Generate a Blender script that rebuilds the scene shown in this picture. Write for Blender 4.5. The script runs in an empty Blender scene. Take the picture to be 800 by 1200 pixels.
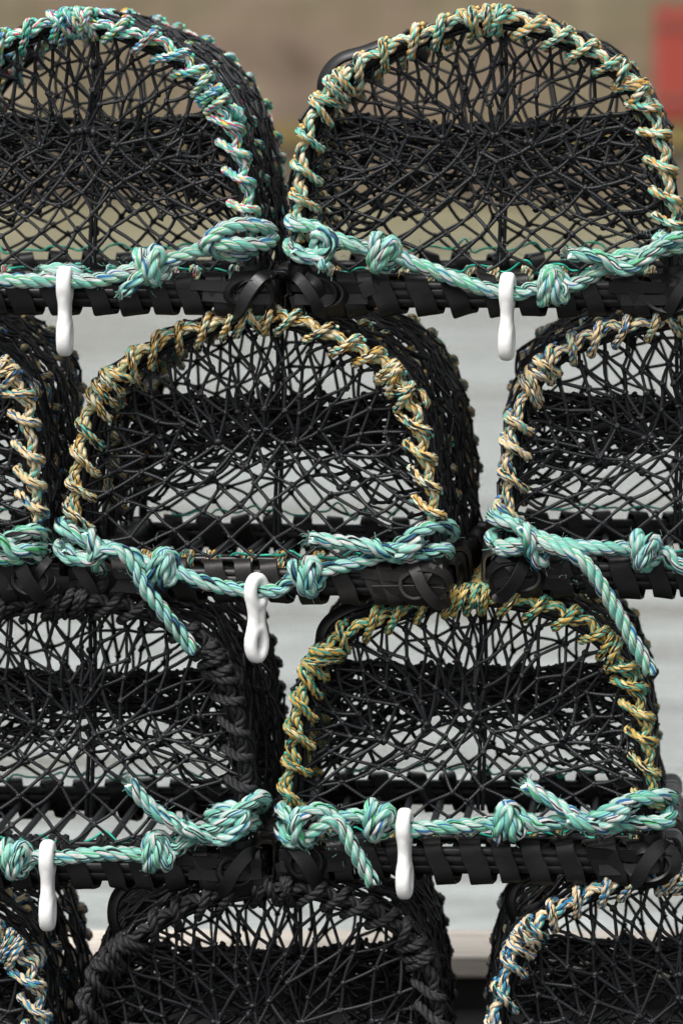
import bpy, math, random
import numpy as np
from math import radians, pi, sin, cos

S = 800.0                      # picture-plane pixels per metre at the front of the stack
CAM = np.array([0.30, -6.0, 1.4625])
scene = bpy.context.scene
COL = scene.collection
rng = np.random.default_rng(7)

# ------------------------------------------------------------------ helpers
def W(px, py, d=0.0):
    """point on the front plane of the stack; d = pixels towards the viewer"""
    return np.array([(px - 400.0) / S, -d / S, (1200.0 - py) / S])

def norm(v):
    return v / np.maximum(np.linalg.norm(v, axis=-1, keepdims=True), 1e-12)

def spline(pts, n=12, closed=False):
    P = np.asarray(pts, float)
    if len(P) < 3:
        t = np.linspace(0, 1, n)[:, None]
        return P[0] * (1 - t) + P[-1] * t
    if closed:
        Q = np.vstack([P[-1:], P, P[:2]])
    else:
        Q = np.vstack([2 * P[0] - P[1], P, 2 * P[-1] - P[-2]])
    out = []
    t = np.linspace(0, 1, n, endpoint=False)[:, None]
    for i in range(len(Q) - 3):
        p0, p1, p2, p3 = Q[i:i + 4]
        a = (np.linalg.norm(p1 - p0) + 1e-9) ** .5
        b = (np.linalg.norm(p2 - p1) + 1e-9) ** .5
        c = (np.linalg.norm(p3 - p2) + 1e-9) ** .5
        t0, t1, t2, t3 = 0, a, a + b, a + b + c
        tt = t1 + t * (t2 - t1)
        A1 = (t1 - tt) / (t1 - t0) * p0 + (tt - t0) / (t1 - t0) * p1
        A2 = (t2 - tt) / (t2 - t1) * p1 + (tt - t1) / (t2 - t1) * p2
        A3 = (t3 - tt) / (t3 - t2) * p2 + (tt - t2) / (t3 - t2) * p3
        B1 = (t2 - tt) / (t2 - t0) * A1 + (tt - t0) / (t2 - t0) * A2
        B2 = (t3 - tt) / (t3 - t1) * A2 + (tt - t1) / (t3 - t1) * A3
        out.append((t2 - tt) / (t2 - t1) * B1 + (tt - t1) / (t2 - t1) * B2)
    if not closed:
        out.append(P[-1:])
    return np.vstack(out)

def arclen(P):
    return np.concatenate([[0], np.cumsum(np.linalg.norm(np.diff(P, axis=0), axis=1))])

def resample(P, step=None, n=None):
    L = arclen(P)
    if n is None:
        n = max(3, int(L[-1] / step) + 1)
    s = np.linspace(0, L[-1], n)
    return np.stack([np.interp(s, L, P[:, k]) for k in range(P.shape[1])], 1)

def frames(paths, ref=None):
    """paths (M,K,3) -> tangent, normal, binormal by parallel transport"""
    T = np.empty_like(paths)
    T[:, 1:-1] = paths[:, 2:] - paths[:, :-2]
    T[:, 0] = paths[:, 1] - paths[:, 0]
    T[:, -1] = paths[:, -1] - paths[:, -2]
    T = norm(T)
    N = np.empty_like(T)
    a = np.zeros((len(paths), 3)) + np.array([0.31, 0.17, 0.93])
    bad = np.abs((a * T[:, 0]).sum(1)) > 0.9
    a[bad] = np.array([0.9, 0.3, 0.1])
    if ref is not None:
        a = np.broadcast_to(ref, a.shape)
    N[:, 0] = norm(np.cross(np.cross(T[:, 0], a), T[:, 0]))
    for k in range(1, paths.shape[1]):
        n = N[:, k - 1] - (N[:, k - 1] * T[:, k]).sum(1, keepdims=True) * T[:, k]
        N[:, k] = norm(n)
    return T, N, np.cross(T, N)

ICO = None
def ico():
    global ICO
    if ICO is None:
        f = (1 + 5 ** .5) / 2
        v = norm(np.array([[-1, f, 0], [1, f, 0], [-1, -f, 0], [1, -f, 0], [0, -1, f], [0, 1, f], [0, -1, -f], [0, 1, -f], [f, 0, -1], [f, 0, 1], [-f, 0, -1], [-f, 0, 1]], float))
        t = [(0, 11, 5), (0, 5, 1), (0, 1, 7), (0, 7, 10), (0, 10, 11), (1, 5, 9), (5, 11, 4), (11, 10, 2), (10, 7, 6), (7, 1, 8), (3, 9, 4), (3, 4, 2), (3, 2, 6), (3, 6, 8), (3, 8, 9), (4, 9, 5), (2, 4, 11), (6, 2, 10), (8, 6, 7), (9, 8, 1)]
        vs = [tuple(x) for x in v]
        cache, out = {}, []
        def mid(a, b):
            k = (min(a, b), max(a, b))
            if k not in cache:
                m = np.array(vs[a]) + np.array(vs[b])
                vs.append(tuple(m / np.linalg.norm(m)))
                cache[k] = len(vs) - 1
            return cache[k]
        for a, b, c in t:
            x, y, z = mid(a, b), mid(b, c), mid(c, a)
            out += [(a, x, z), (b, y, x), (c, z, y), (x, y, z)]
        ICO = (np.array(vs), np.array(out), v, np.array(t))
    return ICO

class MB:
    """collects geometry and links it as ONE mesh object"""
    def __init__(self):
        self.v, self.q, self.quv, self.t, self.qm = [], [], [], [], []
        self.n = 0
    def verts(self, V):
        o = self.n
        self.v.append(V.reshape(-1, 3)); self.n += V.reshape(-1, 3).shape[0]
        return o
    def tubes(self, paths, r, sides=5, u0=0.0, v0=0.0, caps=False):
        paths = np.asarray(paths, float)
        if paths.ndim == 2: paths = paths[None]
        M, K, _ = paths.shape
        T, N, B = frames(paths)
        r = np.asarray(r, float)
        r = np.broadcast_to(r if r.ndim == 2 else (r[:, None] if r.ndim == 1 and len(r) == M else r), (M, K)) if r.ndim else np.full((M, K), float(r))
        a = np.arange(sides) / sides * 2 * pi
        V = paths[:, :, None] + r[:, :, None, None] * (np.cos(a)[None, None, :, None] * N[:, :, None] + np.sin(a)[None, None, :, None] * B[:, :, None])
        o = self.verts(V)
        m, k, s = np.meshgrid(np.arange(M), np.arange(K - 1), np.arange(sides), indexing='ij')
        s1 = (s + 1) % sides
        b = o + (m * K + k) * sides
        Q = np.stack([b + s, b + s1, b + sides + s1, b + sides + s], -1).reshape(-1, 4)
        L = np.concatenate([np.zeros((M, 1)), np.cumsum(np.linalg.norm(np.diff(paths, axis=1), axis=2), axis=1)], 1) + v0
        u0 = np.broadcast_to(np.asarray(u0, float), (M,))
        ua = s / sides + u0[m]; ub = (s + 1) / sides + u0[m]
        va = L[m, k]; vb = L[m, k + 1]
        UV = np.stack([np.stack([ua, va], -1), np.stack([ub, va], -1), np.stack([ub, vb], -1), np.stack([ua, vb], -1)], -2).reshape(-1, 4, 2)
        self.q.append(Q); self.quv.append(UV); self.qm.append(np.zeros(len(Q), int))
        if caps:
            for e in (0, K - 1):
                c = self.verts(paths[:, e] + (T[:, e] * r[:, e, None] * (0.35 if e else -0.35)))
                mm, ss = np.meshgrid(np.arange(M), np.arange(sides), indexing='ij')
                bb = o + (mm * K + e) * sides
                tri = np.stack([c + mm, bb + ss, bb + (ss + 1) % sides], -1) if e == 0 else np.stack([c + mm, bb + (ss + 1) % sides, bb + ss], -1)
                tri = tri[:, :, ::-1] if e == 0 else tri[:, :, ::-1]
                self.t.append(tri.reshape(-1, 3))
    def blobs(self, P, r, fine=False, seed=0):
        P = np.asarray(P, float)
        if not len(P): return
        g = np.random.default_rng(seed)
        I = ico()
        V, F = (I[0], I[1]) if fine else (I[2], I[3])
        n = len(P)
        sc = r * g.uniform(.75, 1.25, (n, 1, 3))
        VV = P[:, None] + V[None] * sc * (1 + g.normal(0, .06, (n, len(V), 1)))
        o = self.verts(VV)
        self.t.append((o + np.arange(n)[:, None, None] * len(V) + F[None]).reshape(-1, 3))
    def rope(self, path, R, lay=None, sides=8, step=None, ends=True):
        """three twisted strands along a path"""
        path = np.asarray(path, float)
        step = step or R * 0.55
        lay = lay or R * 5.1
        P = resample(path, step)
        T, N, B = frames(P[None])
        N, B = N[0], B[0]
        s = arclen(P)
        rs, a = R * 0.50, R * 0.53
        strands = []
        for k in range(3):
            ph = 2 * pi * s / lay + 2 * pi * k / 3
            strands.append(P + a * (np.cos(ph)[:, None] * N + np.sin(ph)[:, None] * B))
        self.tubes(np.array(strands), rs, sides=sides, u0=np.arange(3) + 3 * float(rng.integers(0, 40)), caps=ends)
    def ribbon(self, P, Nn, w, t):
        """strip of width w (m) and thickness t along path P with outward normals Nn"""
        K = len(P)
        T = np.empty_like(P); T[1:-1] = P[2:] - P[:-2]; T[0] = P[1] - P[0]; T[-1] = P[-1] - P[-2]
        T = norm(T)
        X = norm(np.cross(Nn, T)); Nn = norm(np.cross(T, X))
        w = np.broadcast_to(np.asarray(w, float), (K,))[:, None]
        pr = [(-.5, 0, 0), (-.47, 1, 0), (-.2, 1.25, 0), (.2, 1.25, 0), (.47, 1, 0), (.5, 0, 0)]
        rows = []
        prof = [(-.5, .0), (-.5, .85), (-.47, 1.0), (0, 1.0), (.47, 1.0), (.5, .85), (.5, 0.0), (0, .1)]
        V = np.stack([P + X * w * a + Nn * t * b for a, b in prof], 1)
        o = self.verts(V)
        n = len(prof)
        k, s = np.meshgrid(np.arange(K - 1), np.arange(n), indexing='ij')
        s1 = (s + 1) % n
        Q = np.stack([o + k * n + s, o + k * n + s1, o + (k + 1) * n + s1, o + (k + 1) * n + s], -1).reshape(-1, 4)
        L = arclen(P)
        u = np.array([p[0] + .5 for p in prof]); u1 = np.roll(u, -1)
        UV = np.stack([np.stack([u[s], L[k]], -1), np.stack([u1[s], L[k]], -1), np.stack([u1[s], L[k + 1]], -1), np.stack([u[s], L[k + 1]], -1)], -2).reshape(-1, 4, 2)
        mi = np.where((s == 0) | (s == 5), 1, 0).reshape(-1)
        self.q.append(Q); self.quv.append(UV); self.qm.append(mi)
        self.q.append(np.array([[o + 0, o + 2, o + 3, o + 7], [o + 3, o + 4, o + 6, o + 7]])); self.quv.append(np.zeros((2, 4, 2))); self.qm.append(np.ones(2, int))
        e = o + (K - 1) * n
        self.q.append(np.array([[e + 7, e + 3, e + 2, e + 0], [e + 7, e + 6, e + 4, e + 3]])); self.quv.append(np.zeros((2, 4, 2))); self.qm.append(np.ones(2, int))
    def box(self, lo, hi, bev=0.0):
        lo, hi = np.array(lo, float), np.array(hi, float)
        c = np.array([[x, y, z] for x in (0, 1) for y in (0, 1) for z in (0, 1)])
        V = lo + c * (hi - lo)
        o = self.verts(V)
        Q = o + np.array([[0, 1, 3, 2], [4, 6, 7, 5], [0, 4, 5, 1], [2, 3, 7, 6], [0, 2, 6, 4], [1, 5, 7, 3]])
        self.q.append(Q); self.quv.append(np.zeros((6, 4, 2))); self.qm.append(np.zeros(6, int))
    def build(self, name, mats, parent=None, origin=None, smooth=True, sharp=False):
        V = np.concatenate(self.v)
        if origin is not None: V = V - np.asarray(origin)
        Q = np.concatenate(self.q) if self.q else np.zeros((0, 4), int)
        UV = np.concatenate(self.quv).reshape(-1, 2) if self.q else np.zeros((0, 2))
        MI = np.concatenate(self.qm) if self.q else np.zeros(0, int)
        Tt = np.concatenate(self.t) if self.t else np.zeros((0, 3), int)
        me = bpy.data.meshes.new(name)
        me.vertices.add(len(V)); me.vertices.foreach_set('co', V.astype(np.float32).ravel())
        loops = np.concatenate([Q.ravel(), Tt.ravel()]).astype(np.int32)
        me.loops.add(len(loops)); me.loops.foreach_set('vertex_index', loops)
        st = np.concatenate([np.arange(len(Q)) * 4, len(Q) * 4 + np.arange(len(Tt)) * 3]).astype(np.int32)
        me.polygons.add(len(st)); me.polygons.foreach_set('loop_start', st)
        if not isinstance(mats, (list, tuple)): mats = [mats]
        for m in mats: me.materials.append(m)
        me.polygons.foreach_set('material_index', np.minimum(np.concatenate([MI, np.zeros(len(Tt), int)]), len(mats) - 1).astype(np.int32))
        me.polygons.foreach_set('use_smooth', np.full(len(st), smooth))
        uv = me.uv_layers.new(name='UVMap')
        full = np.zeros((len(loops), 2), np.float32); full[:len(UV)] = UV
        uv.data.foreach_set('uv', full.ravel())
        me.update(calc_edges=True); me.validate()
        if sharp: me.set_sharp_from_angle(angle=radians(32))
        ob = bpy.data.objects.new(name, me); COL.objects.link(ob)
        if origin is not None: ob.location = tuple(origin)
        if parent is not None: ob.parent = parent
        return ob

def tag(o, label=None, cat=None, group=None, kind=None):
    if label: o['label'] = label
    if cat: o['category'] = cat
    if group: o['group'] = group
    if kind: o['kind'] = kind
    return o

def empty(name, loc):
    o = bpy.data.objects.new(name, None); COL.objects.link(o)
    o.location = tuple(loc); o.empty_display_size = .05
    return o

# ------------------------------------------------------------------ materials
def newmat(name):
    m = bpy.data.materials.new(name); m.use_nodes = True
    nt = m.node_tree; b = nt.nodes['Principled BSDF']
    return m, nt, b

class NB:
    def __init__(s, nt): s.nt = nt
    def n(s, t, **k):
        x = s.nt.nodes.new(t)
        for a, b in k.items(): setattr(x, a, b)
        return x
    def link(s, a, b): s.nt.links.new(a, b)
    def math(s, op, a, b=None):
        x = s.n('ShaderNodeMath', operation=op)
        for i, v in enumerate((a, b)):
            if v is None: continue
            if isinstance(v, (int, float)): x.inputs[i].default_value = v
            else: s.link(v, x.inputs[i])
        return x.outputs[0]
    def ramp(s, fac, stops, interp='LINEAR'):
        r = s.n('ShaderNodeValToRGB'); r.color_ramp.interpolation = interp
        e = r.color_ramp.elements
        while len(e) > 1: e.remove(e[-1])
        e[0].position = stops[0][0]; e[0].color = (*stops[0][1], 1)
        for p, c in stops[1:]:
            k = e.new(p); k.color = (*c, 1)
        s.link(fac, r.inputs[0])
        return r.outputs[0]
    def noise(s, scale, detail=3, vec=None, rough=.5):
        x = s.n('ShaderNodeTexNoise'); x.inputs['Scale'].default_value = scale
        x.inputs['Detail'].default_value = detail; x.inputs['Roughness'].default_value = rough
        if vec is not None: s.link(vec, x.inputs['Vector'])
        return x.outputs['Fac']
    def mix(s, fac, a, b, mode='MIX'):
        x = s.n('ShaderNodeMix', data_type='RGBA', blend_type=mode)
        if isinstance(fac, (int, float)): x.inputs[0].default_value = fac
        else: s.link(fac, x.inputs[0])
        for i, v in ((6, a), (7, b)):
            if isinstance(v, tuple): x.inputs[i].default_value = (*v, 1)
            else: s.link(v, x.inputs[i])
        return x.outputs[2]
    def bump(s, h, dist, strength=1.0):
        x = s.n('ShaderNodeBump'); x.inputs['Distance'].default_value = dist
        x.inputs['Strength'].default_value = strength; s.link(h, x.inputs['Height'])
        return x.outputs[0]

def lin(r, g, b):
    f = lambda c: (c / 255 / 12.92) if c / 255 <= .04045 else ((c / 255 + .055) / 1.055) ** 2.4
    return (f(r), f(g), f(b))

def rope_mat(name, stops, R, yarns=11, turns=1.0, rough=.42, dirt=(.10, .08, .06), dirt_amt=.25):
    """yarn colours laid in stripes round every strand"""
    m, nt, b = newmat(name); g = NB(nt)
    tc = g.n('ShaderNodeTexCoord')
    sp = g.n('ShaderNodeSeparateXYZ'); g.link(tc.outputs['UV'], sp.inputs[0])
    u, v = sp.outputs[0], sp.outputs[1]
    k = turns * yarns / (R * 5.1)
    wob = g.math('MULTIPLY', g.math('SUBTRACT', g.noise(60, 1, tc.outputs['Object']), .5), 1.2)
    s = g.math('ADD', g.math('ADD', g.math('MULTIPLY', u, yarns), g.math('MULTIPLY', v, k)), wob)
    idn = g.math('FLOOR', u)
    cell = g.math('FLOOR', g.math('FLOORED_MODULO', s, yarns))
    key = g.math('ADD', cell, g.math('MULTIPLY', idn, yarns + 3))
    wn = g.n('ShaderNodeTexWhiteNoise', noise_dimensions='1D'); g.link(key, wn.inputs['W'])
    col = g.ramp(wn.outputs['Value'], stops, 'CONSTANT')
    fr = g.math('FRACT', s)
    # shaded gap is real relief, only the weave lines between the yarns carry a darker thread

    hgt = g.math('SINE', g.math('MULTIPLY', fr, pi))
    fine = g.math('SINE', g.math('MULTIPLY', s, 2 * pi * 3))
    h = g.math('ADD', hgt, g.math('MULTIPLY', fine, .18))
    dn = g.noise(35, 4, tc.outputs['Object'])
    df = g.math('MULTIPLY', g.ramp(dn, [(.45, (0, 0, 0)), (.75, (1, 1, 1))]), dirt_amt)
    col = g.mix(df, col, dirt)
    g.link(col, b.inputs['Base Color'])
    b.inputs['Roughness'].default_value = rough
    b.inputs['Specular IOR Level'].default_value = .35
    g.link(g.bump(h, R * .11, 1.0), b.inputs['Normal'])
    return m

MINT, WHT, BLU, GRN, BLK = lin(122, 205, 180), lin(226, 226, 222), lin(50, 112, 165), lin(84, 196, 122), lin(20, 22, 28)
R_G, R_L, R_K = 9.2 / S, 5.9 / S, 5.9 / S
M = {}
M['green'] = rope_mat('mint_laid_rope', [(0, lin(142, 212, 194)), (.22, lin(112, 196, 176)), (.36, lin(182, 228, 216)), (.54, WHT), (.74, GRN), (.79, BLU), (.86, BLK)], R_G, 15, turns=.85)
M['lA'] = rope_mat('red_flecked_lacing', [(0, MINT), (.22, WHT), (.52, lin(80, 185, 160)), (.66, lin(215, 80, 90)), (.74, lin(60, 130, 185)), (.86, lin(225, 205, 90)), (.94, BLK)], R_L, 9)
M['lB'] = rope_mat('gold_mint_lacing', [(0, lin(115, 195, 175)), (.3, lin(232, 222, 198)), (.56, lin(214, 168, 92)), (.84, lin(60, 80, 85)), (.92, BLK)], R_L, 9)
M['lD'] = rope_mat('orange_gold_lacing', [(0, lin(220, 178, 98)), (.30, lin(236, 226, 196)), (.58, lin(100, 180, 166)), (.74, BLK)], R_L, 10)
M['lE'] = rope_mat('cream_blue_lacing', [(0, lin(228, 200, 150)), (.46, lin(235, 225, 200)), (.58, lin(60, 115, 160)), (.74, lin(110, 180, 165)), (.85, BLK)], R_L, 9)
M['lG'] = rope_mat('mustard_teal_lacing', [(0, lin(204, 168, 84)), (.36, lin(78, 162, 143)), (.64, lin(228, 212, 160)), (.78, BLK)], R_L, 10)
M['lJ'] = rope_mat('sand_blue_lacing', [(0, lin(225, 200, 160)), (.36, lin(238, 228, 205)), (.54, lin(50, 125, 170)), (.72, lin(90, 170, 160)), (.82, BLK)], R_L, 9)
M['lK'] = rope_mat('black_lacing', [(0, (.016, .016, .018)), (.4, (.026, .026, .029)), (.75, (.010, .010, .011))], R_K, 7, rough=.5, dirt=(.04, .037, .034), dirt_amt=.3)

def twine_mat():
    m, nt, b = newmat('black_twine'); g = NB(nt)
    tc = g.n('ShaderNodeTexCoord')
    sp = g.n('ShaderNodeSeparateXYZ'); g.link(tc.outputs['UV'], sp.inputs[0])
    s = g.math('ADD', g.math('MULTIPLY', sp.outputs[0], 3), g.math('MULTIPLY', sp.outputs[1], 190))
    h = g.math('SINE', g.math('MULTIPLY', s, 2 * pi))
    n = g.noise(26, 3, tc.outputs['Object'])
    g.link(g.ramp(n, [(.3, (.0045, .0048, .006)), (.7, (.0095, .010, .012))]), b.inputs['Base Color'])
    b.inputs['Roughness'].default_value = .52
    b.inputs['Specular IOR Level'].default_value = .4
    g.link(g.bump(h, .0004, .35), b.inputs['Normal'])
    return m
M['twine'] = twine_mat()

def rubber_mat(name, base, hi, rough, bumpd=.0005):
    m, nt, b = newmat(name); g = NB(nt)
    tc = g.n('ShaderNodeTexCoord')
    n1 = g.noise(14, 5, tc.outputs['Object'], .6)
    n2 = g.noise(180, 3, tc.outputs['Object'], .6)
    c = g.ramp(n1, [(.35, base), (.72, hi)])
    dust = g.math('MULTIPLY', g.ramp(n2, [(.58, (0, 0, 0)), (.75, (1, 1, 1))]), .06)
    c = g.mix(dust, c, lin(74, 64, 56))
    g.link(c, b.inputs['Base Color'])
    r = g.math('ADD', g.math('MULTIPLY', n1, .3), rough - .15)
    g.link(r, b.inputs['Roughness'])
    b.inputs['Specular IOR Level'].default_value = .30
    g.link(g.bump(g.math('ADD', n2, n1), bumpd, .7), b.inputs['Normal'])
    return m
M['rubber'] = rubber_mat('black_tyre_rubber', (.0035, .0035, .0038), (.0075, .0075, .0078), .42)
M['rubber_brown'] = rubber_mat('worn_tyre_rubber', (.007, .006, .0055), (.014, .012, .011), .5)
M['edge'] = rubber_mat('cut_rubber_edge', (.012, .011, .010), (.075, .055, .038), .75)
M['bar'] = rubber_mat('plastic_coated_steel', (.004, .004, .0045), (.009, .009, .010), .42, .0002)
M['hoop'] = rubber_mat('black_hoop_pipe', (.005, .005, .0055), (.010, .010, .011), .34, .0002)

def plain(name, col, rough, spec=.5, sss=0):
    m, nt, b = newmat(name); g = NB(nt)
    tc = g.n('ShaderNodeTexCoord')
    n = g.noise(40, 4, tc.outputs['Object'])
    d = tuple(c * .93 for c in col)
    g.link(g.ramp(n, [(.35, d), (.6, col)]), b.inputs['Base Color'])
    b.inputs['Roughness'].default_value = rough
    b.inputs['Specular IOR Level'].default_value = spec
    if sss:
        b.inputs['Subsurface Weight'].default_value = sss
        b.inputs['Subsurface Radius'].default_value = (.01, .009, .008)
        b.inputs['Subsurface Scale'].default_value = .5
    return m
M['white'] = plain('white_plastic', (.76, .755, .735), .36, .45, sss=.2)
M['teal'] = plain('teal_thread', lin(40, 170, 145), .45)

# ------------------------------------------------------------------ creel
def superell(a, b, n, al):
    c, s = np.cos(al), np.sin(al)
    r = (np.abs(c / a) ** n + np.abs(s / b) ** n) ** (-1 / n)
    return r * c, r * s

def wrap_helix(mb, p0, p1, up, a, b, pitch, w, t, seed, jitter=.18, gaps=True):
    """rubber strip wound round a bar from p0 to p1. up = vertical axis of the section"""
    g = np.random.default_rng(seed)
    ax = norm(p1 - p0); L = np.linalg.norm(p1 - p0)
    side = np.cross(up, ax)
    turns = max(1, int(L / pitch))
    per = 44
    s_list, al_list, w_list = [], [], []
    s = 0.0
    adv = pitch * g.uniform(1 - jitter, 1 + jitter, turns); adv *= L / adv.sum()
    sl = np.concatenate([[0], np.cumsum(adv)])
    al = np.arange(turns * per + 1) / per
    ss = np.interp(al, np.arange(turns + 1), sl)
    ang = al * 2 * pi + pi
    x, z = superell(a, b, 4.6, ang)
    x2, z2 = superell(a, b, 4.6, ang + .02); 
    jit = np.interp(al, np.arange(turns + 1), g.normal(0, .0018, turns + 1))
    P = p0 + ss[:, None] * ax + x[:, None] * side + (z)[:, None] * up
    tang = (x2 - x)[:, None] * side + (z2 - z)[:, None] * up
    Nn = norm(np.cross(ax, tang))
    cen = p0 + ss[:, None] * ax
    flip = np.sign(((P - cen) * Nn).sum(1, keepdims=True)); Nn = Nn * flip
    P = P + Nn * np.abs(jit)[:, None]
    Nn = norm(Nn + ax * (  .20 * np.interp(al, np.arange(turns + 1), g.normal(0, 1, turns + 1)))[:, None])
    mb.ribbon(P, Nn, w * np.interp(al, np.arange(turns + 1), g.uniform(.82, 1.15, turns + 1)), t)

def hoop_frame(H):
    T = norm(np.gradient(H, axis=0))
    c = H.mean(0); c[2] = H[:, 2].min() + (H[:, 2].max() - H[:, 2].min()) * .35
    F = np.array([0, -1.0, 0])
    O = np.cross(T, F); O = norm(O)
    sg = np.sign(((H - c) * O).sum(1, keepdims=True)); sg[sg == 0] = 1
    return T, O * sg, F

def lacing(mb, H, rh, rr, pitch, seed, skip=0.02, dense=()):
    """rope run along a hoop and hitched round it at every pitch"""
    g = np.random.default_rng(seed)
    Hd = resample(H, .003)
    T, O, F = hoop_frame(Hd)
    s = arclen(Hd); L = s[-1]
    marks = []
    x = skip * L
    while x < L * (1 - skip * .5):
        marks.append(x); x += pitch * g.uniform(.84, 1.16)
    for d0 in dense:
        for k in range(3): marks.append(d0 * L + (k - 1) * rr * 2.5)
    dn = [d0 * L for d0 in dense]
    marks = np.array(sorted(marks))
    pd = [int(any(abs(m - q) < rr * 5 for q in dn)) for m in marks]
    dist = np.abs(s[:, None] - marks[None]).min(1)
    ph = np.interp(s, marks, np.arange(len(marks)) * 1.0)
    a0 = radians(70) + radians(15) * np.sin(2 * pi * ph + .6) + radians(9) * np.interp(s, np.linspace(0, L, 40), g.normal(0, 1, 40))
    rad = rh + rr * .92 + rr * .55 * (1 - np.exp(-(dist / (rr * 2.2)) ** 2))
    P = Hd + rad[:, None] * (np.cos(a0)[:, None] * O + np.sin(a0)[:, None] * F)
    mb.rope(P, rr * 1.08)
    for m_i, m in enumerate(marks):
        i = int(np.clip(np.searchsorted(s, m), 1, len(s) - 2))
        al = np.linspace(-.4, 2 * pi + .25, 34)
        A0 = radians(66)
        near = np.exp(-((((al - A0 + pi) % (2 * pi)) - pi) / .75) ** 2)
        r = rh + rr * .95 + near * rr * 1.7 + rr * .9 * np.exp(-((al - pi * 1.05) / .95) ** 2)
        slant = rr * (g.uniform(1.2, 2.7) if pd[m_i] == 0 else g.uniform(-2.2, 2.8))
        off = slant * np.cos(al - .2) + np.linspace(-1, 1, 34) * rr * .4
        sp = np.clip(m + off, 0, L)
        C = np.stack([np.interp(sp, s, Hd[:, k]) for k in range(3)], 1)
        Oi = norm(np.stack([np.interp(sp, s, O[:, k]) for k in range(3)], 1))
        Q = C + r[:, None] * (np.cos(al)[:, None] * Oi + np.sin(al)[:, None] * F)
        mb.rope(Q, rr * g.uniform(.86, 1.0))

def coil(mb, p0, p1, r, rr, pitch, seed, up=np.array([0, 0, 1.0])):
    g = np.random.default_rng(seed)
    ax = norm(p1 - p0); L = np.linalg.norm(p1 - p0)
    side = norm(np.cross(ax, up)); upv = np.cross(side, ax)
    n = max(1, int(L / pitch)); al = np.linspace(0, n * 2 * pi, n * 18 + 1)
    rad = r + rr * (1 + .15 * np.interp(al, np.linspace(0, al[-1], n * 3), g.normal(0, 1, n * 3)))
    P = p0 + (al / al[-1] * L)[:, None] * ax + rad[:, None] * (np.cos(al)[:, None] * side + np.sin(al)[:, None] * upv)
    mb.rope(P, rr)

def strands(mb, A, B, r, sides, seed, slack=.03, K=4):
    """slightly slack twine from A to B"""
    g = np.random.default_rng(seed)
    A, B = np.asarray(A), np.asarray(B)
    n = len(A)
    if n == 0: return
    t = np.linspace(0, 1, K)[None, :, None]
    L = np.linalg.norm(B - A, axis=1)[:, None, None]
    P = A[:, None] * (1 - t) + B[:, None] * t
    bow = g.normal(0, 1, (n, 1, 3)) * slack
    bow[:, :, 2] -= slack * .6
    P = P + np.sin(t * pi) * L * bow
    mb.tubes(P, r * g.uniform(.9, 1.12, n), sides=sides, u0=0)

def curls(mb, P, r, seed):
    """the turns of twine that make each net knot"""
    g = np.random.default_rng(seed)
    P = np.asarray(P); n = len(P)
    al = np.linspace(0, 2 * pi * .95, 9)
    for q in range(2):
        a = norm(g.normal(0, 1, (n, 3))); b = norm(np.cross(a, g.normal(0, 1, (n, 3))))
        c = P[:, None] + r * 1.25 * (np.cos(al)[None, :, None] * a[:, None] + np.sin(al)[None, :, None] * b[:, None]) + g.normal(0, r * .35, (n, 1, 3))
        mb.tubes(c, r * .8, sides=5)

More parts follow.
